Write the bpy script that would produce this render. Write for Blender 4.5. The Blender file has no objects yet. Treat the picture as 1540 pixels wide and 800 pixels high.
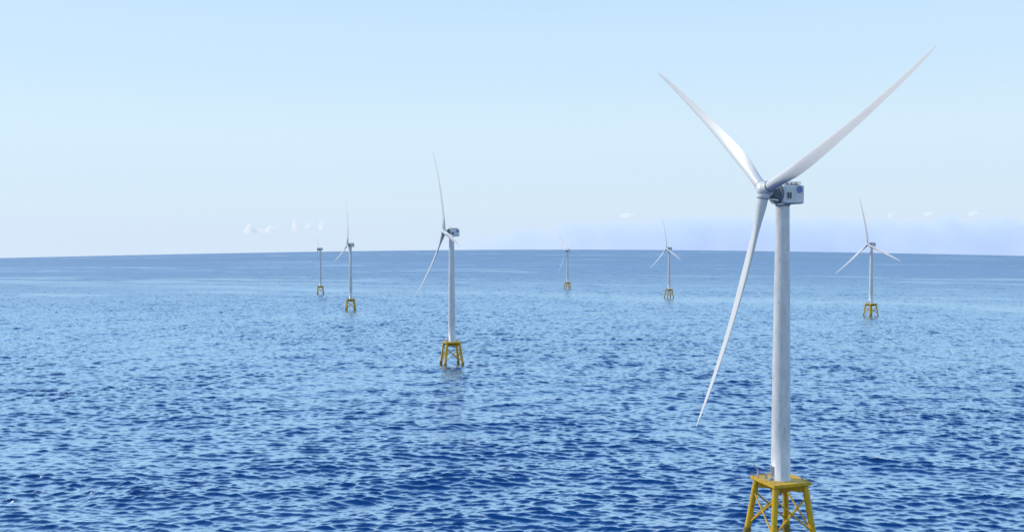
import bpy, bmesh, math, random
import numpy as np
from mathutils import Vector, Matrix

rad = math.radians
scene = bpy.context.scene
COL = scene.collection

# ------------------------------------------------------------------ camera
EYE = 86.4
PITCH = math.atan(39.6 / 1400.0)
cam_d = bpy.data.cameras.new('camera')
cam = bpy.data.objects.new('camera', cam_d)
COL.objects.link(cam)
cam.location = (0, 0, EYE)
cam.rotation_euler = (rad(90) - PITCH, 0, 0)
cam_d.sensor_width = 36.0
cam_d.lens = 36.0 * 1400.0 / 1540.0
cam_d.clip_start = 1.0
cam_d.clip_end = 200000.0
scene.camera = cam

# ------------------------------------------------------------------ light
SUN_AZ = rad(-70)      # from the view direction (+Y), negative = to the left
SUN_EL = rad(37)
scene.view_settings.view_transform = 'Standard'
scene.view_settings.look = 'None'
scene.view_settings.gamma = 1.0
scene.view_settings.exposure = 0.35
scene.view_settings.use_curve_mapping = False

SKY_VEIL = [(0.0, (0.64, 0.77, 0.96)), (1.0, (0.20, 0.40, 0.80)), (0.04, (0.66, 0.81, 0.95)), (0.11, (0.67, 0.845, 0.98)),
            (0.20, (0.60, 0.81, 1.0)), (0.30, (0.50, 0.74, 1.0)), (0.45, (0.44, 0.69, 0.98)), (0.7, (0.32, 0.55, 0.90))]
world = bpy.data.worlds.new("World")
scene.world = world
world.use_nodes = True
wn = world.node_tree.nodes
wl = world.node_tree.links
for n in list(wn):
    wn.remove(n)
w_out = wn.new('ShaderNodeOutputWorld')
w_bg = wn.new('ShaderNodeBackground')
w_bg.inputs['Strength'].default_value = 0.12
sky = wn.new('ShaderNodeTexSky')
sky.sky_type = 'NISHITA'
sky.sun_disc = False
sky.sun_elevation = SUN_EL
sky.sun_rotation = SUN_AZ
sky.altitude = 0
sky.air_density = 1.0
sky.dust_density = 0.0
sky.ozone_density = 3.0
tc = wn.new('ShaderNodeTexCoord')
sep = wn.new('ShaderNodeSeparateXYZ')
mx = wn.new('ShaderNodeMath'); mx.operation = 'MAXIMUM'; mx.inputs[1].default_value = 0.012
cmb = wn.new('ShaderNodeCombineXYZ')
wl.new(tc.outputs['Generated'], sep.inputs[0])
wl.new(sep.outputs['X'], cmb.inputs['X'])
wl.new(sep.outputs['Y'], cmb.inputs['Y'])
wl.new(sep.outputs['Z'], mx.inputs[0])
wl.new(mx.outputs[0], cmb.inputs['Z'])
wl.new(cmb.outputs[0], sky.inputs['Vector'])
# bright marine air: the clear sky is mixed with a pale veil that thins with height
veil = wn.new('ShaderNodeValToRGB')
cr = veil.color_ramp
cr.interpolation = 'EASE'
for i, (p, c) in enumerate(SKY_VEIL):
    e = cr.elements[i] if i < 2 else cr.elements.new(p)
    e.position = p; e.color = (*c, 1)
wl.new(mx.outputs[0], veil.inputs['Fac'])
gain = wn.new('ShaderNodeMixRGB'); gain.blend_type = 'MULTIPLY'; gain.inputs['Fac'].default_value = 1.0
g_ = 1.0 / (0.12 * 2 ** 0.35)
gain.inputs['Color2'].default_value = (g_, g_, g_, 1)
wl.new(veil.outputs['Color'], gain.inputs['Color1'])
tint = wn.new('ShaderNodeMixRGB'); tint.inputs['Fac'].default_value = 0.96
wl.new(sky.outputs['Color'], tint.inputs['Color1'])
wl.new(gain.outputs[0], tint.inputs['Color2'])
wl.new(tint.outputs[0], w_bg.inputs['Color'])
wl.new(w_bg.outputs[0], w_out.inputs['Surface'])

sun_d = bpy.data.lights.new('sun', 'SUN')
sun_d.energy = 2.0
sun_d.angle = rad(0.53)
sun_d.color = (1.0, 0.95, 0.88)
sun = bpy.data.objects.new('sun', sun_d)
COL.objects.link(sun)
sdir = Vector((math.sin(SUN_AZ) * math.cos(SUN_EL), math.cos(SUN_AZ) * math.cos(SUN_EL), math.sin(SUN_EL)))
sun.rotation_euler = sdir.to_track_quat('Z', 'Y').to_euler()

scene.cycles.use_denoising = True
scene.cycles.max_bounces = 14
scene.cycles.volume_bounces = 14
scene.cycles.diffuse_bounces = 3
scene.cycles.glossy_bounces = 3
scene.cycles.denoising_prefilter = 'ACCURATE'
scene.cycles.sample_clamp_direct = 1.5
scene.cycles.caustics_reflective = False
scene.cycles.caustics_refractive = False


# ------------------------------------------------------------------ materials
def principled(name, color, rough=0.5, metal=0.0):
    m = bpy.data.materials.new(name)
    m.use_nodes = True
    b = m.node_tree.nodes['Principled BSDF']
    b.inputs['Base Color'].default_value = (*color, 1)
    b.inputs['Roughness'].default_value = rough
    b.inputs['Metallic'].default_value = metal
    return m, b


def worn(name, c1, c2, scale=(1, 1, 1), rough=0.45, lo=0.45, hi=0.75, c3=None, bump=0.0):
    """Paint with wear: two noise layers mix the base colours in object space."""
    m, b = principled(name, c1, rough)
    nt = m.node_tree
    t = nt.nodes.new('ShaderNodeTexCoord')
    mp = nt.nodes.new('ShaderNodeMapping')
    mp.inputs['Scale'].default_value = scale
    nt.links.new(t.outputs['Object'], mp.inputs['Vector'])
    n = nt.nodes.new('ShaderNodeTexNoise')
    n.inputs['Scale'].default_value = 1.0
    n.inputs['Detail'].default_value = 6.0
    n.inputs['Roughness'].default_value = 0.6
    nt.links.new(mp.outputs[0], n.inputs['Vector'])
    r = nt.nodes.new('ShaderNodeValToRGB')
    r.color_ramp.elements[0].position = lo
    r.color_ramp.elements[1].position = hi
    r.color_ramp.elements[0].color = (*c1, 1)
    r.color_ramp.elements[1].color = (*c2, 1)
    nt.links.new(n.outputs['Fac'], r.inputs['Fac'])
    last = r.outputs['Color']
    if c3 is not None:
        n2 = nt.nodes.new('ShaderNodeTexNoise')
        n2.inputs['Scale'].default_value = 2.7
        n2.inputs['Detail'].default_value = 4.0
        nt.links.new(mp.outputs[0], n2.inputs['Vector'])
        r2 = nt.nodes.new('ShaderNodeValToRGB')
        r2.color_ramp.elements[0].position = 0.60
        r2.color_ramp.elements[1].position = 0.72
        nt.links.new(n2.outputs['Fac'], r2.inputs['Fac'])
        mixn = nt.nodes.new('ShaderNodeMixRGB')
        mixn.inputs['Color2'].default_value = (*c3, 1)
        nt.links.new(r2.outputs['Color'], mixn.inputs['Fac'])
        nt.links.new(last, mixn.inputs['Color1'])
        last = mixn.outputs[0]
    nt.links.new(last, b.inputs['Base Color'])
    if bump:
        bp = nt.nodes.new('ShaderNodeBump')
        bp.inputs['Strength'].default_value = 0.4
        bp.inputs['Distance'].default_value = bump
        nt.links.new(n.outputs['Fac'], bp.inputs['Height'])
        nt.links.new(bp.outputs[0], b.inputs['Normal'])
    return m


M = {}
M['tower'] = worn('tower_paint', (0.80, 0.775, 0.755), (0.62, 0.60, 0.575), (0.5, 0.5, 0.16), 0.38, 0.40, 0.72, (0.60, 0.58, 0.55))
M['blade'] = worn('blade_gelcoat', (0.80, 0.765, 0.73), (0.73, 0.70, 0.66), (0.6, 0.6, 0.12), 0.38, 0.4, 0.8)
M['nacelle'] = worn('nacelle_paint', (0.84, 0.82, 0.79), (0.76, 0.74, 0.71), (0.8, 0.8, 0.8), 0.4)
M['hub'] = worn('hub_paint', (0.84, 0.81, 0.78), (0.76, 0.73, 0.70), (0.7, 0.7, 0.7), 0.35)
M['generator'] = worn('generator_grey', (0.22, 0.24, 0.27), (0.12, 0.13, 0.15), (1.5, 1.5, 1.5), 0.5)
M['joint'] = worn('joint_grey', (0.42, 0.42, 0.43), (0.36, 0.36, 0.37), (2, 2, 2), 0.5)
M['dark'] = worn('dark_steel', (0.06, 0.065, 0.07), (0.12, 0.12, 0.12), (2, 2, 2), 0.5)
M['seam'] = worn('seam_grey', (0.20, 0.21, 0.23), (0.14, 0.15, 0.16), (2, 2, 2), 0.5)
M['yellow'] = worn('weathered_yellow', (0.78, 0.46, 0.008), (0.62, 0.36, 0.010), (0.45, 0.45, 0.2), 0.5, 0.42, 0.66, (0.33, 0.20, 0.03), 0.03)
M['yellow_pile'] = worn('stained_yellow', (0.45, 0.28, 0.012), (0.22, 0.16, 0.03), (0.6, 0.6, 0.5), 0.6, 0.4, 0.6, (0.10, 0.09, 0.03), 0.03)
M['galv'] = worn('galvanised', (0.42, 0.43, 0.44), (0.32, 0.33, 0.34), (2, 2, 2), 0.45)
M['panel'] = worn('panel_grey', (0.66, 0.66, 0.62), (0.58, 0.58, 0.55), (1, 1, 1), 0.4)
M['blue'] = principled('emblem_blue', (0.012, 0.06, 0.42), 0.35)[0]
M['white'] = principled('emblem_white', (0.62, 0.70, 0.80), 0.35)[0]


# ------------------------------------------------------------------ mesh tools
class MB:
    def __init__(s):
        s.v = []; s.f = []; s.sm = []

    def add(s, verts, faces, smooth):
        o = len(s.v)
        s.v += [tuple(v) for v in verts]
        s.f += [tuple(i + o for i in f) for f in faces]
        s.sm += [smooth] * len(faces)

    def box(s, x0, x1, y0, y1, z0, z1, mat=None):
        vs = [Vector((x, y, z)) for z in (z0, z1) for y in (y0, y1) for x in (x0, x1)]
        if mat is not None:
            vs = [mat @ v for v in vs]
        s.add(vs, [(0, 2, 3, 1), (4, 5, 7, 6), (0, 1, 5, 4), (2, 6, 7, 3), (0, 4, 6, 2), (1, 3, 7, 5)], False)

    def bar(s, a, b, w, h):
        a = Vector(a); b = Vector(b); d = b - a
        q = d.to_track_quat('Y', 'Z').to_matrix().to_4x4()
        s.box(-w / 2, w / 2, 0, d.length, -h / 2, h / 2, Matrix.Translation(a) @ q)

    def loft(s, rings, caps=True, smooth=True):
        n = len(rings[0]); vs = [p for r in rings for p in r]; fs = []
        for i in range(len(rings) - 1):
            for j in range(n):
                k = (j + 1) % n
                fs.append((i * n + j, i * n + k, (i + 1) * n + k, (i + 1) * n + j))
        s.add(vs, fs, smooth)
        if caps:
            s.add(rings[0], [tuple(reversed(range(n)))], False)
            s.add(rings[-1], [tuple(range(n))], False)

    def tube(s, a, b, r0, r1=None, n=24, caps=True):
        r1 = r0 if r1 is None else r1
        a = Vector(a); b = Vector(b)
        q = (b - a).to_track_quat('Z', 'Y')
        rings = []
        for p, r in ((a, r0), (b, r1)):
            rings.append([p + q @ Vector((r * math.cos(2 * math.pi * i / n), r * math.sin(2 * math.pi * i / n), 0)) for i in range(n)])
        s.loft(rings, caps)

    def lathe(s, a, axis, prof, n=40, caps=True):
        """prof = [(distance along axis, radius)]"""
        a = Vector(a); axis = Vector(axis).normalized()
        q = axis.to_track_quat('Z', 'Y')
        rings = [[a + axis * t + q @ Vector((r * math.cos(2 * math.pi * i / n), r * math.sin(2 * math.pi * i / n), 0)) for i in range(n)] for t, r in prof]
        s.loft(rings, caps)

    def build(s, name, mat, parent=None, loc=(0, 0, 0), rot=(0, 0, 0), bevel=0.0):
        me = bpy.data.meshes.new(name)
        me.from_pydata(s.v, [], s.f)
        me.polygons.foreach_set('use_smooth', s.sm)
        me.materials.append(mat)
        bm = bmesh.new(); bm.from_mesh(me)
        bmesh.ops.recalc_face_normals(bm, faces=bm.faces)
        if bevel:
            es = [e for e in bm.edges if len(e.link_faces) == 2 and e.calc_face_angle(0) > 1.0]
            bmesh.ops.bevel(bm, geom=es, offset=bevel, segments=3, profile=0.5, affect='EDGES')
        bm.to_mesh(me); bm.free()
        o = bpy.data.objects.new(name, me)
        COL.objects.link(o)
        o.location = loc; o.rotation_euler = rot
        o.parent = parent
        return o


def children(o):
    return [c for c in bpy.data.objects if c.parent == o]


def copy_tree(o, parent=None):
    kids = children(o)
    c = o.copy(); COL.objects.link(c); c.parent = parent
    for k in kids:
        copy_tree(k, c)
    return c


# ------------------------------------------------------------------ sea
RX, RY, AXR = 226e3, 1.5e6, math.atan(86 / 1400)


def sea_z(x, y):
    u = x * math.cos(AXR) - y * math.sin(AXR)
    v = x * math.sin(AXR) + y * math.cos(AXR)
    return -(u * u / (2 * RX) + v * v / (2 * RY))


def wave_tile(L, N, lmin, lmax, slope, spread, main, seed, power=0.0):
    """FFT height field of short-crested wind waves; returns (h, dx, dy) normalised to an rms slope."""
    rng = np.random.default_rng(seed)
    k1 = np.fft.fftfreq(N, d=L / N) * 2 * np.pi
    kx, ky = np.meshgrid(k1, k1)
    k = np.hypot(kx, ky); k[0, 0] = 1
    lam = 2 * np.pi / k
    ang = np.arctan2(ky, kx) - main
    amp = k ** (-2.0 + power) * (np.abs(np.cos(ang)) ** spread + 0.05)
    band = np.clip((lam - lmin) / (lmin * 0.3), 0, 1) * np.clip((lmax * 1.15 - lam) / (lmax * 0.3), 0, 1)
    amp = amp * band; amp[0, 0] = 0
    ph = np.fft.fft2(rng.standard_normal((N, N)))
    H = ph * amp
    h = np.fft.ifft2(H).real
    dx = np.fft.ifft2(1j * kx / k * H).real
    dy = np.fft.ifft2(1j * ky / k * H).real
    sx = np.fft.ifft2(1j * kx * H).real; sy = np.fft.ifft2(1j * ky * H).real
    s = slope / math.sqrt((sx ** 2 + sy ** 2).mean())
    return h * s, dx * s, dy * s


def sample(tile, L, rot, x, y):
    c, s = math.cos(rot), math.sin(rot)
    N = tile[0].shape[0]
    u = ((x * c + y * s) / L * N) % N; v = ((-x * s + y * c) / L * N) % N
    i0 = np.floor(u).astype(np.int64) % N; j0 = np.floor(v).astype(np.int64) % N
    fu = u - np.floor(u); fv = v - np.floor(v)
    i1 = (i0 + 1) % N; j1 = (j0 + 1) % N
    out = []
    for t in tile:
        out.append((t[j0, i0] * (1 - fu) + t[j0, i1] * fu) * (1 - fv) + (t[j1, i0] * (1 - fu) + t[j1, i1] * fu) * fv)
    h, a, b = out
    return h, a * c - b * s, a * s + b * c


def smooth_noise(x, y, scale_x, scale_y, seed):
    rng = np.random.default_rng(seed)
    g = rng.random((256, 256))
    u = x / scale_x + 300.5; v = y / scale_y + 500.5
    i = np.floor(u).astype(np.int64); j = np.floor(v).astype(np.int64)
    fu = u - i; fv = v - j
    fu = fu * fu * (3 - 2 * fu); fv = fv * fv * (3 - 2 * fv)
    a = g[j % 256, i % 256]; b = g[j % 256, (i + 1) % 256]; c = g[(j + 1) % 256, i % 256]; d = g[(j + 1) % 256, (i + 1) % 256]
    return (a * (1 - fu) + b * fu) * (1 - fv) + (c * (1 - fu) + d * fu) * fv


def sstep(x, a, b):
    t = np.clip((x - a) / (b - a), 0, 1)
    return t * t * (3 - 2 * t)


WATER_BODY = (0.002, 0.052, 0.195)
WATER_FRESNEL = ((0.03, 0.02), (1.0, 0.95), (0.06, 0.14), (0.12, 0.50), (0.19, 0.84), (0.40, 0.95))
SLOPE_S, SLOPE_M, SLOPE_L = 0.15, 0.29, 0.09


def build_sea():
    # polar sheet, finest where the waves are near and wide open ahead
    th = np.concatenate([np.radians(np.linspace(-180, -44, 40)[:-1]), np.radians(np.linspace(-44, -33, 90)[:-1]),
                         np.radians(np.linspace(-33, 33, 1450)), np.radians(np.linspace(33, 44, 90)[1:]),
                         np.radians(np.linspace(44, 180, 40)[1:-1])])
    rr = [25.0]
    while rr[-1] < 23000:
        d = rr[-1]
        q = 0.02 if d < 205 else (0.0017 if d < 1600 else (0.0026 if d < 4000 else (0.006 if d < 6000 else 0.02)))
        rr.append(d * (1 + q))
    rr = np.array(rr)
    nr, nt = len(rr), len(th)
    R_, T_ = np.meshgrid(rr, th, indexing='ij')
    x = (R_ * np.sin(T_)).ravel(); y = (R_ * np.cos(T_)).ravel(); D = R_.ravel()
    off = np.abs(T_.ravel())
    edge = 1 - sstep(off, rad(33.5), rad(40)) * 0.9
    S1 = wave_tile(163.0, 512, 1.0, 2.2, SLOPE_S, 2.2, rad(90), 3, 0.25)
    S2 = wave_tile(331.0, 1024, 1.9, 7.0, SLOPE_M, 4.6, rad(90), 5, 0.2)
    S3 = wave_tile(1690.0, 1024, 7.0, 62.0, SLOPE_L, 3.2, rad(90), 8, 0.0)
    w1 = (1 - sstep(D, 450, 1300)) * edge * sstep(D, 150, 215)
    w2 = (1 - sstep(D, 1800, 4200)) * edge * sstep(D, 60, 215)
    w3 = (1 - sstep(D, 4500, 9500)) * edge
    # gusts and slicks: patches of livelier and calmer water
    gust = 0.55 * smooth_noise(x, y, 46, 34, 11) + 0.45 * smooth_noise(x, y, 170, 120, 12)
    g = 0.62 + 0.76 * gust
    v = y + 0.3 * x; u = x - 0.3 * y
    fb = 0.5 * smooth_noise(u, v, 620, 150, 21) + 0.3 * smooth_noise(u, v, 210, 52, 22) + 0.2 * smooth_noise(u, v, 80, 20, 23)
    calm = sstep(fb, 0.62, 0.78) * sstep(D, 900, 1800)
    # one long windrow crossing the view
    wv = y + 0.47 * x + 90 * (smooth_noise(x, y, 300, 300, 24) - 0.5)
    row = np.exp(-((wv - 1480) / 95.0) ** 2) * (0.35 + 1.1 * smooth_noise(u, v, 120, 40, 25))
    calm = np.clip(np.maximum(calm, row), 0, 1)
    g = g * (1 - 0.5 * calm)
    h = np.zeros_like(x); dx = np.zeros_like(x); dy = np.zeros_like(x)
    for tile, L, rot, w, ch in ((S1, 163.0, rad(11), w1 * g, 0.55), (S2, 331.0, rad(-5), w2 * g, 0.9), (S3, 1690.0, rad(7), w3 * (1 - 0.5 * calm), 1.1)):
        a, b, c = sample(tile, L, rot, x, y)
        h += a * w; dx += b * w * ch; dy += c * w * ch
    z = sea_z(x, y) + h
    x = x + dx; y = y + dy
    var = (SLOPE_S ** 2 * (1 - w1) * 0.5 + SLOPE_M ** 2 * (1 - w2) * 0.9) * (g ** 2) + SLOPE_L ** 2 * (1 - w3) * .8
    var = np.clip(var, 0, 1) * 0.5
    co = np.stack([x, y, z], 1)
    centre = np.array([[0, 0, 0.0]])
    co = np.concatenate([co, centre]).astype(np.float32)
    idx = np.arange(nr * nt).reshape(nr, nt)
    a = idx[:-1, :]; b = idx[1:, :]
    a2 = np.roll(a, -1, 1); b2 = np.roll(b, -1, 1)
    quads = np.stack([a, b, b2, a2], -1).reshape(-1, 4)[:, ::-1]
    tri = np.stack([idx[0], np.roll(idx[0], -1), np.full(nt, nr * nt)], -1)[:, ::-1]
    me = bpy.data.meshes.new('sea_water')
    nq, n3 = len(quads), len(tri)
    me.vertices.add(len(co)); me.vertices.foreach_set('co', co.ravel())
    me.loops.add(nq * 4 + n3 * 3)
    me.loops.foreach_set('vertex_index', np.concatenate([quads.ravel(), tri.ravel()]).astype(np.int32))
    me.polygons.add(nq + n3)
    ls = np.concatenate([np.arange(nq) * 4, nq * 4 + np.arange(n3) * 3]).astype(np.int32)
    me.polygons.foreach_set('loop_start', ls)
    me.update(calc_edges=True)
    me.polygons.foreach_set('use_smooth', np.ones(nq + n3, dtype=bool))
    # how much of the surface the waves hide from a low line of sight; calm water hides less
    mask = (0.80 * sstep(D, 700, 2500) + 0.15 * sstep(D, 2300, 5000)) * (1 - 0.55 * calm)
    am = me.attributes.new('masking', 'FLOAT', 'POINT')
    am.data.foreach_set('value', np.concatenate([mask, [0.0]]).astype(np.float32))
    at = me.attributes.new('ripple', 'FLOAT', 'POINT')
    at.data.foreach_set('value', np.concatenate([np.sqrt(var), [0.1]]).astype(np.float32))
    m, bs = principled('sea_water_material', (0.5, 0.5, 0.5), 0.5)
    ntree = m.node_tree
    ntree.nodes.remove(bs)
    out = ntree.nodes['Material Output']
    att = ntree.nodes.new('ShaderNodeAttribute'); att.attribute_name = 'ripple'

    def maprange(src, a, b, c, d):
        n = ntree.nodes.new('ShaderNodeMapRange')
        for k, v in (('From Min', a), ('From Max', b), ('To Min', c), ('To Max', d)):
            n.inputs[k].default_value = v
        ntree.links.new(src, n.inputs['Value'])
        return n.outputs[0]
    # roughness stands for the ripples too small for the mesh at that distance
    rough = maprange(att.outputs['Fac'], 0.0, 0.16, 0.18, 0.36)
    body = ntree.nodes.new('ShaderNodeBsdfDiffuse'); body.inputs['Color'].default_value = (*WATER_BODY, 1)
    gloss = ntree.nodes.new('ShaderNodeBsdfAnisotropic'); gloss.inputs['Color'].default_value = (0.76, 0.90, 1.0, 1)
    ntree.links.new(rough, gloss.inputs['Roughness'])
    fr = ntree.nodes.new('ShaderNodeFresnel'); fr.inputs['IOR'].default_value = 1.34
    ramp = ntree.nodes.new('ShaderNodeValToRGB')
    for i_, (p_, v_) in enumerate(WATER_FRESNEL):
        e_ = ramp.color_ramp.elements[i_] if i_ < 2 else ramp.color_ramp.elements.new(p_)
        e_.position = p_; e_.color = (v_, v_, v_, 1)
    ntree.links.new(fr.outputs[0], ramp.inputs['Fac'])
    att2 = ntree.nodes.new('ShaderNodeAttribute'); att2.attribute_name = 'masking'
    far = att2.outputs['Fac']
    mixf = ntree.nodes.new('ShaderNodeMix'); mixf.data_type = 'FLOAT'
    ntree.links.new(far, mixf.inputs[0]); ntree.links.new(ramp.outputs['Color'], mixf.inputs[2]); mixf.inputs[3].default_value = 0.46
    mixs = ntree.nodes.new('ShaderNodeMixShader')
    ntree.links.new(mixf.outputs[0], mixs.inputs[0]); ntree.links.new(body.outputs[0], mixs.inputs[1]); ntree.links.new(gloss.outputs[0], mixs.inputs[2])
    ntree.links.new(mixs.outputs[0], out.inputs['Surface'])
    t = ntree.nodes.new('ShaderNodeTexCoord')
    bump_prev = None
    for sc_, dist, det in ((1.3, 0.09, 2.0),):
        mp = ntree.nodes.new('ShaderNodeMapping')
        mp.inputs['Scale'].default_value = (sc_ * 0.7, sc_, sc_)
        ntree.links.new(t.outputs['Object'], mp.inputs['Vector'])
        nz = ntree.nodes.new('ShaderNodeTexNoise'); nz.inputs['Scale'].default_value = 1.0
        nz.inputs['Detail'].default_value = det; nz.inputs['Roughness'].default_value = 0.55
        ntree.links.new(mp.outputs[0], nz.inputs['Vector'])
        bp = ntree.nodes.new('ShaderNodeBump'); bp.inputs['Strength'].default_value = 1.0
        bp.inputs['Distance'].default_value = dist
        ntree.links.new(nz.outputs['Fac'], bp.inputs['Height'])
        if bump_prev:
            ntree.links.new(bump_prev.outputs[0], bp.inputs['Normal'])
        bump_prev = bp
    for nd in (body, gloss, fr):
        ntree.links.new(bump_prev.outputs[0], nd.inputs['Normal'])
    me.materials.append(m)
    o = bpy.data.objects.new('sea_water', me)
    COL.objects.link(o)
    o['kind'] = 'structure'
    return o


build_sea()


# ------------------------------------------------------------------ clouds, far beyond the horizon
def cloud_material(name, color, density):
    m = bpy.data.materials.new(name); m.use_nodes = True
    nt = m.node_tree
    for n in list(nt.nodes):
        nt.nodes.remove(n)
    o = nt.nodes.new('ShaderNodeOutputMaterial')
    v = nt.nodes.new('ShaderNodeVolumePrincipled')
    v.inputs['Color'].default_value = (*color, 1)
    v.inputs['Density'].default_value = density
    v.inputs['Anisotropy'].default_value = 0.0
    nt.links.new(v.outputs[0], o.inputs['Volume'])
    return m


CLOUD_D = 30000.0


def cloud(px, py, w, h, seed, mat, label, group, depth=1.0, base=None):
    """Billowing closed lump: w and h are its angular size in 1/1400 rad."""
    rng = random.Random(seed)
    k = CLOUD_D / 1400.0
    bm = bmesh.new()
    bmesh.ops.create_icosphere(bm, subdivisions=4, radius=1.0)
    from mathutils import noise
    off = Vector((seed * 7.3, seed * 3.1, seed * 1.7))
    for v in bm.verts:
        p = v.co.normalized()
        q = Vector((p.x * w / max(h, 1), p.y, p.z))
        n1 = noise.fractal(q * 1.1 + off, 1.0, 2.0, 3)
        n2 = noise.turbulence(q * 2.2 + off, 4, True)
        r = 1 + 0.42 * n1 + 0.22 * (n2 - 0.5)
        r *= 1 - 0.30 * max(p.z, 0)
        z = p.z * r
        if z < 0:
            z *= 0.45
        v.co = Vector((p.x * r * w / 2 * k, p.y * r * w / 2 * k * depth, z * h * 0.7 * k))
    me = bpy.data.meshes.new('cloud'); bm.to_mesh(me); bm.free()
    me.materials.append(mat)
    for p in me.polygons:
        p.use_smooth = True
    o = bpy.data.objects.new('cloud', me); COL.objects.link(o)
    o.location = ((px - 770) * k, CLOUD_D, EYE + (361 - (py + 0.3 * h)) * k)
    o['label'] = label; o['category'] = 'cloud'
    if group:
        o['group'] = group
    return o


puff = cloud_material('cloud_puff', (1.0, 0.965, 0.945), 0.0075)
G1 = 'small fair-weather clouds on the horizon'
cloud(375, 341, 16.9, 22.1, 1, puff, 'tall pinkish puff of cloud above the horizon, leftmost of the small row', G1)
cloud(388, 346, 20.8, 10.4, 2, puff, 'low faint patch of cloud beside the leftmost pinkish puff', G1)
cloud(408, 343, 18.2, 14.3, 3, puff, 'small pointed pinkish cloud, second puff from the left', G1)
cloud(446, 335, 15.6, 20.8, 4, puff, 'tallest and brightest puff of cloud in the middle of the small row', G1)
cloud(464, 339, 11.7, 14.3, 5, puff, 'faint little cloud between the tallest puff and the rightmost puff', G1)
cloud(485, 337, 11.7, 18.2, 6, puff, 'slim white puff of cloud above the leftmost tiny turbine', G1)
cloud(944, 323, 23.4, 9.1, 7, puff, 'small flat white cloud on the bank left of the huge turbine', G1)
cloud(1340, 323, 13, 9.1, 8, puff, 'tiny white cloud just right of the far right turbine\'s upright blade', G1)
cloud(1464, 320, 15.6, 10.4, 9, puff, 'tiny pinkish white cloud at the right end, on top of the bank', G1)


cloud(1396, 321, 15, 8, 14, puff, 'tiny pale cloud lump on the bank between two other puffs at far right', G1)


def cloud_bank():
    """Long low bank of thin blue-grey cloud with a lumpy top."""
    from mathutils import noise
    k = 36000.0 / 1400.0
    n, mseg = 520, 16
    x0, x1 = 560, 1900
    rings = []
    for i in range(n + 1):
        t = i / n
        x = x0 + (x1 - x0) * t
        fade = min(1, t / 0.35)
        top = 329 - 9.0 * noise.fractal(Vector((x / 38.0, 3.1, 0)), 0.8, 2.0, 6) - 4 * noise.noise(Vector((x / 210.0, 9, 0))) + (1 - fade) * (1 - fade) * 66
        hgt = (398 - top) * 0.5; mid = (398 + top) * 0.5
        ring = []
        for j in range(mseg):
            a = 2 * math.pi * j / mseg
            dd = (1200 * (0.4 + 0.9 * abs(noise.noise(Vector((x / 90.0, 2, 8))))) + 500 * noise.noise(Vector((x / 40.0, j * 0.7, 5)))) * (0.25 + 0.75 * fade)
            ring.append(Vector(((x - 770) * k, 36000 + dd * math.cos(a), EYE + (361 - mid) * k + hgt * k * math.copysign(abs(math.sin(a)) ** 0.6, math.sin(a)))))
        rings.append(ring)
    m = MB(); m.loft(rings)
    o = m.build('cloud_bank', cloud_material('cloud_bank_veil', (0.86, 0.90, 1.0), 0.0012))
    o['label'] = 'long low bank of pale lavender blue cloud along the right half of the horizon'
    o['category'] = 'cloud bank'


cloud_bank()


# ------------------------------------------------------------------ turbine
def airfoil_ring(chord, thick, blend, le_frac, c_dir, t_dir, centre, n=36):
    """Closed section: blend 0 = circle of diameter chord, 1 = airfoil."""
    pts = []
    for i in range(n):
        a = 2 * math.pi * i / n
        xc = 0.5 * (1 + math.cos(a))          # 1 = trailing edge, 0 = leading edge
        sgn = 1 if a <= math.pi else -1
        yt = 5 * (0.2969 * math.sqrt(xc) - 0.1260 * xc - 0.3516 * xc ** 2 + 0.2843 * xc ** 3 - 0.1036 * xc ** 4)
        camber = 0.035 * 4 * xc * (1 - xc)
        ya = thick * yt * sgn + camber * 1.0 * (-1)
        yc = 0.5 * math.sin(a)
        yy = (1 - blend) * yc + blend * ya
        px = (xc - ((1 - blend) * 0.5 + blend * le_frac)) * chord
        pts.append(centre + c_dir * px + t_dir * yy * chord)
    return pts


def make_blade(parent):
    L = 67.0
    mb = MB()
    rings = []
    st = [2.35, 3.4, 4.6, 6, 8, 10, 12.5, 15, 18, 21, 25, 29, 33, 37, 41, 45, 49, 53, 57, 60, 62.5, 64.5, 65.8, 66.5, 67.0]
    ch_r = [0, 3, 6, 10, 14, 18, 25, 35, 45, 55, 62, 65, 66.4, 67]
    ch_v = [2.9, 2.9, 2.95, 3.3, 3.65, 3.7, 3.35, 2.65, 2.05, 1.5, 1.0, 0.66, 0.36, 0.12]
    for r in st:
        chord = float(np.interp(r, ch_r, ch_v))
        bl = float(np.interp(r, [3.2, 13], [0, 1])); bl = bl * bl * (3 - 2 * bl)
        th = float(np.interp(r, [10, 20, 35, 67], [0.42, 0.28, 0.2, 0.15]))
        tw = rad(float(np.interp(r, [4, 12, 25, 45, 67], [16, 13, 7, 3, 0.5])))
        off = 7.0 * (r / L) ** 2.1
        c_dir = Vector((math.cos(tw), math.sin(tw), 0))     # towards the trailing edge
        t_dir = Vector((math.sin(tw), -math.cos(tw), 0))
        rings.append(airfoil_ring(chord, th, bl, 0.34, c_dir, t_dir, Vector((0, -off, r))))
    mb.loft(rings)
    b = mb.build('blade', M['blade'], parent)
    s = MB()
    s.lathe((0, 0, 2.18), (0, 0, 1), [(0, 1.50), (0, 1.66), (0.16, 1.66), (0.16, 1.50)], 40)
    s.build('root_seal', M['seam'], b)
    return b


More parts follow.
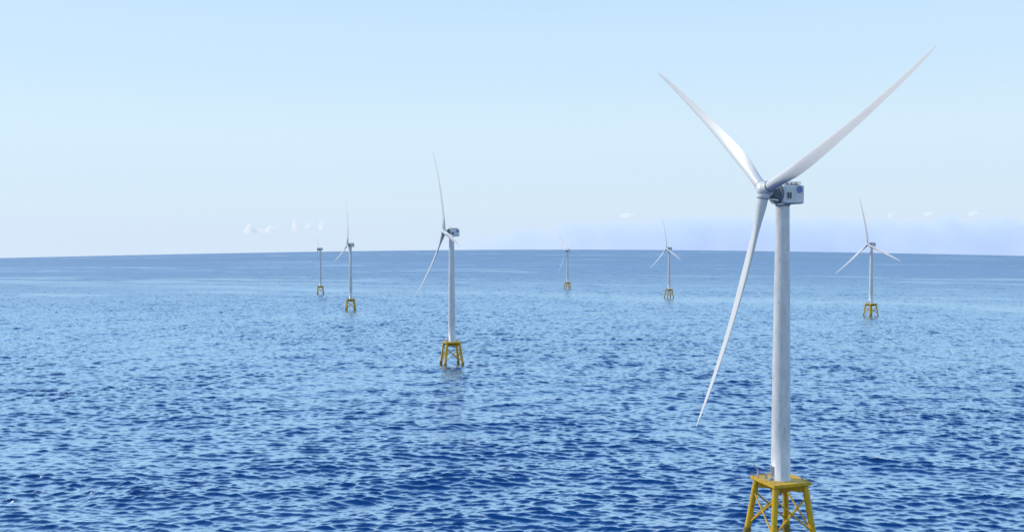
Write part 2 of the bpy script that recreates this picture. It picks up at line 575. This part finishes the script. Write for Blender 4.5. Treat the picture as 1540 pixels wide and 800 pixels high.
def make_emblem(par, ox, cy, cz):
    """Round blue badge on a pale square panel, on the -x/+x side wall (normal along local x)."""
    p = MB(); p.box(ox, ox + 0.05, cy - 1.15, cy + 1.15, cz - 1.15, cz + 1.15)
    panel = p.build('emblem_panel', M['panel'], par)
    d = MB(); d.lathe((ox + 0.05, cy, cz), (1, 0, 0), [(0, 0.95), (0.04, 0.95)], 48)
    d.build('emblem_disc', M['blue'], panel)
    w = MB()

    def stroke(pts, wd):
        for a, b in zip(pts[:-1], pts[1:]):
            w.bar((ox + 0.105, cy + a[0], cz + a[1]), (ox + 0.105, cy + b[0], cz + b[1]), 0.03, wd)

    def arc(cx, cz_, r, a0, a1, n=14):
        return [(cx + r * math.cos(rad(a0 + (a1 - a0) * i / n)), cz_ + r * math.sin(rad(a0 + (a1 - a0) * i / n))) for i in range(n + 1)]
    stroke(arc(0, 0, 0.78, 0, 360, 40), 0.055)
    for k in range(4):                                   # four curls round the rim
        a = 45 + 90 * k
        cx, cz_ = 0.60 * math.cos(rad(a)), 0.60 * math.sin(rad(a))
        stroke(arc(cx, cz_, 0.15, a - 150, a + 120), 0.05)
        stroke(arc(0, 0, 0.62, a - 40, a - 16, 5), 0.05)
    # script capitals G and E, entwined
    stroke(arc(-0.20, 0.20, 0.20, 20, 270) + arc(-0.20, -0.12, 0.13, 90, -60), 0.07)
    stroke([(-0.05, 0.30), (-0.10, 0.0), (-0.12, -0.28)] + arc(-0.25, -0.28, 0.13, 0, -170), 0.07)
    stroke(arc(0.24, 0.20, 0.17, 60, 265) + arc(0.24, -0.16, 0.20, 95, 330), 0.07)
    stroke(arc(0.05, 0.02, 0.10, 180, 20, 6), 0.05)
    w.build('emblem_lettering', M['white'], panel)


def make_turbine():
    root = bpy.data.objects.new('wind_turbine', None)
    COL.objects.link(root)
    # --- jacket foundation, legs on the local axes
    jk = bpy.data.objects.new('jacket_foundation', None)
    COL.objects.link(jk); jk.parent = root; jk.rotation_euler = (0, 0, rad(-27))
    RT, RB, ZT, ZB = 6.9, 9.75, 16.4, -6.0
    dirs = [Vector((math.cos(a), math.sin(a), 0)) for a in (0, math.pi / 2, math.pi, 3 * math.pi / 2)]

    def leg_pt(i, z):
        r = RT + (RB - RT) * (ZT - z) / (ZT - 0.0)
        return dirs[i % 4] * r + Vector((0, 0, z))
    for i in range(4):
        m = MB()
        m.tube(leg_pt(i, ZB), leg_pt(i, ZT), 0.88, 0.88, 28)
        for z in (13.2, 3.4):
            m.tube(leg_pt(i, z - 0.7), leg_pt(i, z + 0.7), 0.93, 0.93, 28)
        leg = m.build('leg', M['yellow'], jk)
        s = MB()
        s.tube(leg_pt(i, ZB), leg_pt(i, 2.1), 1.12, 1.12, 28)
        s.tube(leg_pt(i, 2.1), leg_pt(i, 2.5), 1.12, 0.9, 28)
        s.build('pile_sleeve', M['yellow_pile'], leg)
    for i in range(4):
        j = (i + 1) % 4
        a, b = leg_pt(i, 13.2), leg_pt(j, 3.4)
        c, d = leg_pt(j, 13.2), leg_pt(i, 3.4)
        # one bar of each cross runs a hand's breadth outside the other
        o = (dirs[i] + dirs[j]).normalized() * 0.12
        m = MB(); m.tube(a + o, b + o, 0.27, 0.27, 16); m.build('brace', M['yellow'], jk)
        m = MB(); m.tube(c - o, d - o, 0.27, 0.27, 16); m.build('brace', M['yellow'], jk)
    # deck
    m = MB()
    rot45 = Matrix.Rotation(rad(45), 4, 'Z')
    hd = 8.7 / math.sqrt(2)
    m.box(-hd, hd, -hd, hd, 16.75, 17.5, rot45)
    deck = m.build('deck', M['yellow'], jk, bevel=0.06)
    m = MB()
    for k in (-0.5, 0.5):   # plate seams and a curb round the edge
        m.box(-hd + .3, hd - .3, k * hd - .05, k * hd + .05, 17.5, 17.54, rot45)
    for a0, a1, b0, b1 in ((-hd, hd, -hd, -hd + .16), (-hd, hd, hd - .16, hd), (-hd, -hd + .16, -hd + .17, hd - .17), (hd - .16, hd, -hd + .17, hd - .17)):
        m.box(a0 + 0.02, a1 - 0.02, b0 + 0.02, b1 - 0.02, 17.49, 17.68, rot45)
    m.build('deck_curb', M['yellow'], deck)
    # girders to the central drum
    for i in range(4):
        p = dirs[i]
        m = MB()
        m.bar(p * 2.6 + Vector((0, 0, 15.65)), p * (RT - 0.6) + Vector((0, 0, 15.65)), 1.3, 2.1)
        m.build('girder', M['yellow'], jk)
    m = MB()
    m.lathe((0, 0, 14.2), (0, 0, 1), [(0, 2.6), (0.25, 3.05), (2.53, 3.05)], 10)
    m.build('transition_drum', M['yellow'], jk)
    # boat landing ladder on the leg facing away from the sun
    # handrail along the deck edge
    m = MB()
    e = hd - 0.12
    cs = [(-e, -e), (e, -e), (e, e), (-e, e)]
    for k in range(4):
        (x0, y0), (x1, y1) = cs[k], cs[(k + 1) % 4]
        for zz in (18.15, 18.65):
            m.tube(rot45 @ Vector((x0, y0, zz)), rot45 @ Vector((x1, y1, zz)), 0.025, n=6)
        for q in range(6):
            px, py = x0 + (x1 - x0) * q / 6, y0 + (y1 - y0) * q / 6
            m.tube(rot45 @ Vector((px, py, 17.6)), rot45 @ Vector((px, py, 18.65)), 0.03, n=6)
    m.build('handrail', M['galv'], deck)
    # davit crane near the left corner
    cpos = Vector((-6.4, -0.4, 17.5))
    m = MB()
    m.lathe(cpos, (0, 0, 1), [(0, 0.42), (0.25, 0.42), (0.25, 0.2), (2.4, 0.16)], 14)
    m.tube(cpos + Vector((0, 0, 2.2)), cpos + Vector((-1.5, -0.2, 4.2)), 0.13, 0.09, 10)
    m.tube(cpos + Vector((-1.5, -0.2, 4.2)), cpos + Vector((-3.0, -0.5, 4.6)), 0.09, 0.06, 10)
    m.tube(cpos + Vector((0, 0, 1.3)), cpos + Vector((-1.1, -0.15, 3.5)), 0.06, 0.06, 8)
    m.build('davit_crane', M['galv'], jk)
    m = MB(); m.box(-4.35, -3.55, -1.2, -0.4, 17.503, 19.1)
    m.build('cabinet', M['galv'], jk, bevel=0.04)
    # --- tower
    m = MB()
    prof = [(17.5, 2.72), (17.5, 2.95), (17.75, 2.95), (17.75, 2.72), (30, 2.66), (50, 2.5), (70, 2.28), (88, 2.02), (96.6, 1.93)]
    n = 64
    rings = [[Vector((r * math.cos(2 * math.pi * i / n), r * math.sin(2 * math.pi * i / n), z)) for i in range(n)] for z, r in prof]
    m.loft(rings)
    tower = m.build('tower', M['tower'], root)
    for z, r in ((41, 2.575), (69.0, 2.295)):
        s = MB(); s.lathe((0, 0, z), (0, 0, 1), [(0, r - .02), (0, r + 0.025), (0.14, r + 0.022), (0.14, r - .02)], 64)
        s.build('flange_seam', M['tower'], tower)
    s = MB(); s.lathe((0, 0, 96.5), (0, 0, 1), [(0, 1.9), (0, 2.08), (0.42, 2.08)], 48)
    s.build('yaw_ring', M['seam'], tower)
    # door with steps, left of the line of sight
    dang = rad(196)
    dm = Matrix.Rotation(dang, 4, 'Z')
    s = MB()
    s.box(2.62, 2.84, -0.62, 0.62, 18.6, 21.3, dm)
    door = s.build('door', M['seam'], tower, bevel=0.05)
    s = MB()
    s.box(2.55, 2.80, -0.78, -0.64, 18.5, 21.45, dm); s.box(2.55, 2.80, 0.64, 0.78, 18.5, 21.45, dm); s.box(2.55, 2.80, -0.78, 0.78, 21.46, 21.6, dm)
    s.build('door_frame', M['galv'], door)
    s = MB()
    for q in range(4):
        s.box(2.98 + 0.3 * q, 3.28 + 0.3 * q, -0.55, 0.55, 17.5, 18.5 - 0.24 * q, dm)
    s.build('steps', M['galv'], tower)
    # --- nacelle: local -y points upwind
    nac = bpy.data.objects.new('nacelle', None)
    COL.objects.link(nac); nac.parent = root
    nac.location = (0, 0, 100)
    m = MB()
    prof = [(-1.95, 2.4, 2.4, 0.85), (-1.8, 2.6, 2.6, 0.5), (-1.2, 2.68, 2.66, 0.12), (5.25, 2.66, 2.6, 0.08), (5.4, 2.56, 2.5, 0.12)]
    rings = []
    nseg = 56
    for yy, hx, hz, rd in prof:
        ring = []
        for i in range(nseg):
            a = 2 * math.pi * i / nseg
            c, s_ = math.cos(a), math.sin(a)
            pw = 2.0 / (2.0 + 14.0 * (1 - rd) ** 2)
            ring.append(Vector((hx * math.copysign(abs(c) ** pw, c), yy, -0.2 + hz * math.copysign(abs(s_) ** pw, s_))))
        rings.append(ring)
    m.loft(rings)
    body = m.build('housing', M['nacelle'], nac)
    side = 2.69
    s = MB()   # panel joints
    for yy in (-0.95, 2.0):
        s.box(side - 0.03, side + 0.012, yy - .03, yy + .03, -2.3, 1.9)
    s.box(side - 0.03, side + 0.014, -1.1, 5.0, 0.92, 0.98)
    s.box(side - 0.03, side + 0.014, -1.1, 5.0, -0.86, -0.80)
    s.build('panel_joint', M['joint'], body)
    # side vent window
    s = MB(); s.box(side - 0.02, side + 0.07, -0.7, 1.0, -1.45, 0.35)
    s.box(side - 0.02, side + 0.10, -0.8, 1.1, 0.35, 0.46); s.box(side - 0.02, side + 0.10, -0.8, 1.1, -1.56, -1.45)
    win = s.build('vent_window', M['galv'], body)
    s = MB()
    s.box(side + 0.05, side + 0.09, -0.55, 0.02, -1.3, 0.2)
    s.box(side + 0.05, side + 0.09, 0.2, 0.86, -1.3, 0.2)
    s.build('vent_opening', M['dark'], win)
    make_emblem(body, side + 0.01, 3.75, 1.15)
    # rooftop gear: cooler, rail, aviation lamp
    s = MB()
    for xx in (-1.9, 1.9):
        s.tube((xx, -1.0, 3.35), (xx, 4.8, 3.35), 0.05, n=8)
        s.tube((xx, -1.0, 2.95), (xx, 4.8, 2.95), 0.04, n=8)
        for q in range(8):
            yq = -1.0 + 5.8 * q / 7
            s.tube((xx, yq, 2.3), (xx, yq, 3.35), 0.045, n=8)
    for yq in (-1.0, 4.8):
        s.tube((-1.9, yq, 3.35), (1.9, yq, 3.35), 0.05, n=8)
        s.tube((-1.9, yq, 2.95), (1.9, yq, 2.95), 0.04, n=8)
    s.build('roof_rail', M['dark'], nac)
    s = MB()
    for k, yq in enumerate((0.4, 1.9, 3.4)):
        s.box(-1.3, 1.5, yq - 0.5, yq + 0.5, 2.42, 3.18)
    s.build('cooler_box', M['white_box'] if 'white_box' in M else M['hub'], nac, bevel=0.06)
    s = MB()
    s.box(-1.6, 1.7, -0.7, 4.6, 2.34, 2.62)
    s.build('roof_tray', M['dark'], nac)
    s = MB()
    s.tube((0.4, -1.3, 2.3), (0.4, -1.3, 4.1), 0.06, n=8); s.lathe((0.4, -1.3, 4.1), (0, 0, 1), [(0, 0.16), (0.4, 0.18), (0.5, 0.05)], 12)
    s.tube((-0.9, -1.3, 2.3), (-0.9, -1.3, 3.8), 0.04, n=8); s.tube((-1.4, -1.3, 3.8), (-0.4, -1.3, 3.8), 0.035, n=8)
    s.build('weather_mast', M['galv'], nac)
    s = MB()
    for yq in (2.7, 4.6):
        s.bar((-2.2, yq, -2.86), (2.2, yq, -2.86), 0.12, 0.12)
    s.bar((2.2, 2.3, -2.86), (2.2, 5.0, -2.86), 0.14, 0.14); s.bar((-2.2, 2.3, -2.86), (-2.2, 5.0, -2.86), 0.14, 0.14)
    for yy in (2.5, 3.3, 4.1, 4.9):
        s.box(2.1, 2.3, yy - .08, yy + .08, -2.81, -2.55); s.box(-2.3, -2.1, yy - .08, yy + .08, -2.81, -2.55)
    s.build('underside_rail', M['galv'], nac)
    # generator ring and main shaft
    s = MB()
    s.lathe((0, -1.95, -0.05), (0, -1, 0.07), [(-.25, 2.6), (-.25, 2.9), (0.05, 3.02), (0.65, 3.02), (0.85, 2.92), (0.85, 2.3), (0.7, 2.25)], 64)
    s.build('generator_ring', M['generator'], nac)
    s = MB()
    s.lathe((0, -2.75, 0.02), (0, -1, 0.08), [(0.04, 2.3), (0.35, 2.1), (0.8, 1.45), (1.7, 1.2), (1.7, 0.6)], 40)
    for k in range(12):
        a = 2 * math.pi * k / 12
        c, q = math.cos(a), math.sin(a)
        s.bar((1.25 * c, -3.7, 1.25 * q), (2.5 * c, -2.84, 2.5 * q), 0.16, 0.3)
    s.build('shaft_casing', M['generator'], nac)
    s = MB()   # pale service hatch arm under the hub
    s.bar((1.1, -4.9, -1.7), (1.75, -3.0, -2.0), 0.7, 0.45)
    s.build('service_arm', M['hub'], nac, bevel=0.08)
    # --- rotor hub (origin at the hub centre, local -y upwind)
    m = MB()
    m.lathe((0, 2.1, 0), (0, -1, 0), [(0, 1.25), (0.25, 1.6), (0.7, 1.85), (1.6, 1.98), (2.4, 1.96), (3.2, 1.72), (3.8, 1.25), (4.1, 0.72), (4.22, 0.3), (4.24, 0.02)], 48)
    for k in range(3):
        a = k * 2 * math.pi / 3
        d = Vector((math.sin(a), 0, math.cos(a)))
        m.lathe((0, 0, 0), d, [(0.6, 1.75), (1.5, 1.74), (2.1, 1.68), (2.28, 1.6)], 40)
    hub = m.build('rotor_hub', M['hub'], root)
    for k in range(3):
        b = make_blade(hub)
        b.rotation_euler = (0, k * 2 * math.pi / 3, 0)
        if k > 0:
            pass
    return root


def pose(root, loc, s, yaw, th, rotor, over, tilt):
    root.location = loc
    root.scale = (s, s, s)
    yaw, th, tilt = rad(yaw), rad(th), rad(tilt)
    for c in children(root):
        if c.name.startswith('nacelle'):
            c.rotation_euler = (0, 0, -yaw)
        if c.name.startswith('rotor_hub'):
            ax = Vector((-math.sin(yaw) * math.cos(tilt), -math.cos(yaw) * math.cos(tilt), math.sin(tilt)))
            c.location = Vector((0, 0, 100)) + ax * over
            mt = Matrix.Rotation(-yaw, 4, 'Z') @ Matrix.Rotation(-tilt, 4, 'X') @ Matrix.Rotation(th, 4, 'Y')
            c.rotation_euler = mt.to_euler()
            c.scale = (rotor, rotor, rotor)


SPOTS = [  # x, y, size, yaw, rotor turn, rotor size, overhang, tilt, label
    (77.44, 266.7, 0.995, 67.9, 66.6, 1.045, 6.5, 8.1,
     "huge white wind turbine nearest the camera, on a yellow jacket cut by the frame"),
    (-41.68, 642.61, 0.914, 69.1, -20.1, 0.99, 6.1, 4.4,
     "mid-sized white wind turbine, second nearest, one foreshortened blade crossing its nacelle"),
    (408.59, 1058.27, 0.812, 62.9, -10.7, 1.0, 7.8, 3.0,
     "white wind turbine with widely spread blades, alone to the right of the huge one"),
    (-198.13, 1141.87, 0.802, 66.7, 4.8, 0.985, 4.9, 3.2,
     "white wind turbine with one blade straight up, right and larger of the left pair"),
    (-308.48, 1497.71, 0.72, 74.0, 63.6, 0.86, 5.7, 5.0,
     "tiny white wind turbine with two close upward blades, leftmost of all seven"),
    (98.02, 1641.61, 0.682, 70.7, 79.1, 0.975, 5.7, 5.0,
     "smallest, farthest white wind turbine, one short blade pointing up right, near the horizon's middle"),
    (235.04, 1392.43, 0.734, 66.1, -10.4, 0.98, 6.2, 3.0,
     "small far white wind turbine just left of the huge one's lower blade"),
]
proto = make_turbine()
bpy.context.view_layer.update()
roots = [proto] + [copy_tree(proto) for _ in SPOTS[1:]]
for r, (x, y, s, yaw, th, rs, ov, tl, lab) in zip(roots, SPOTS):
    pose(r, (x, y, sea_z(x, y)), s, yaw, th, rs, ov, tl)
    r['label'] = lab
    r['category'] = 'wind turbine'
    r['group'] = 'offshore wind turbines standing in the sea'
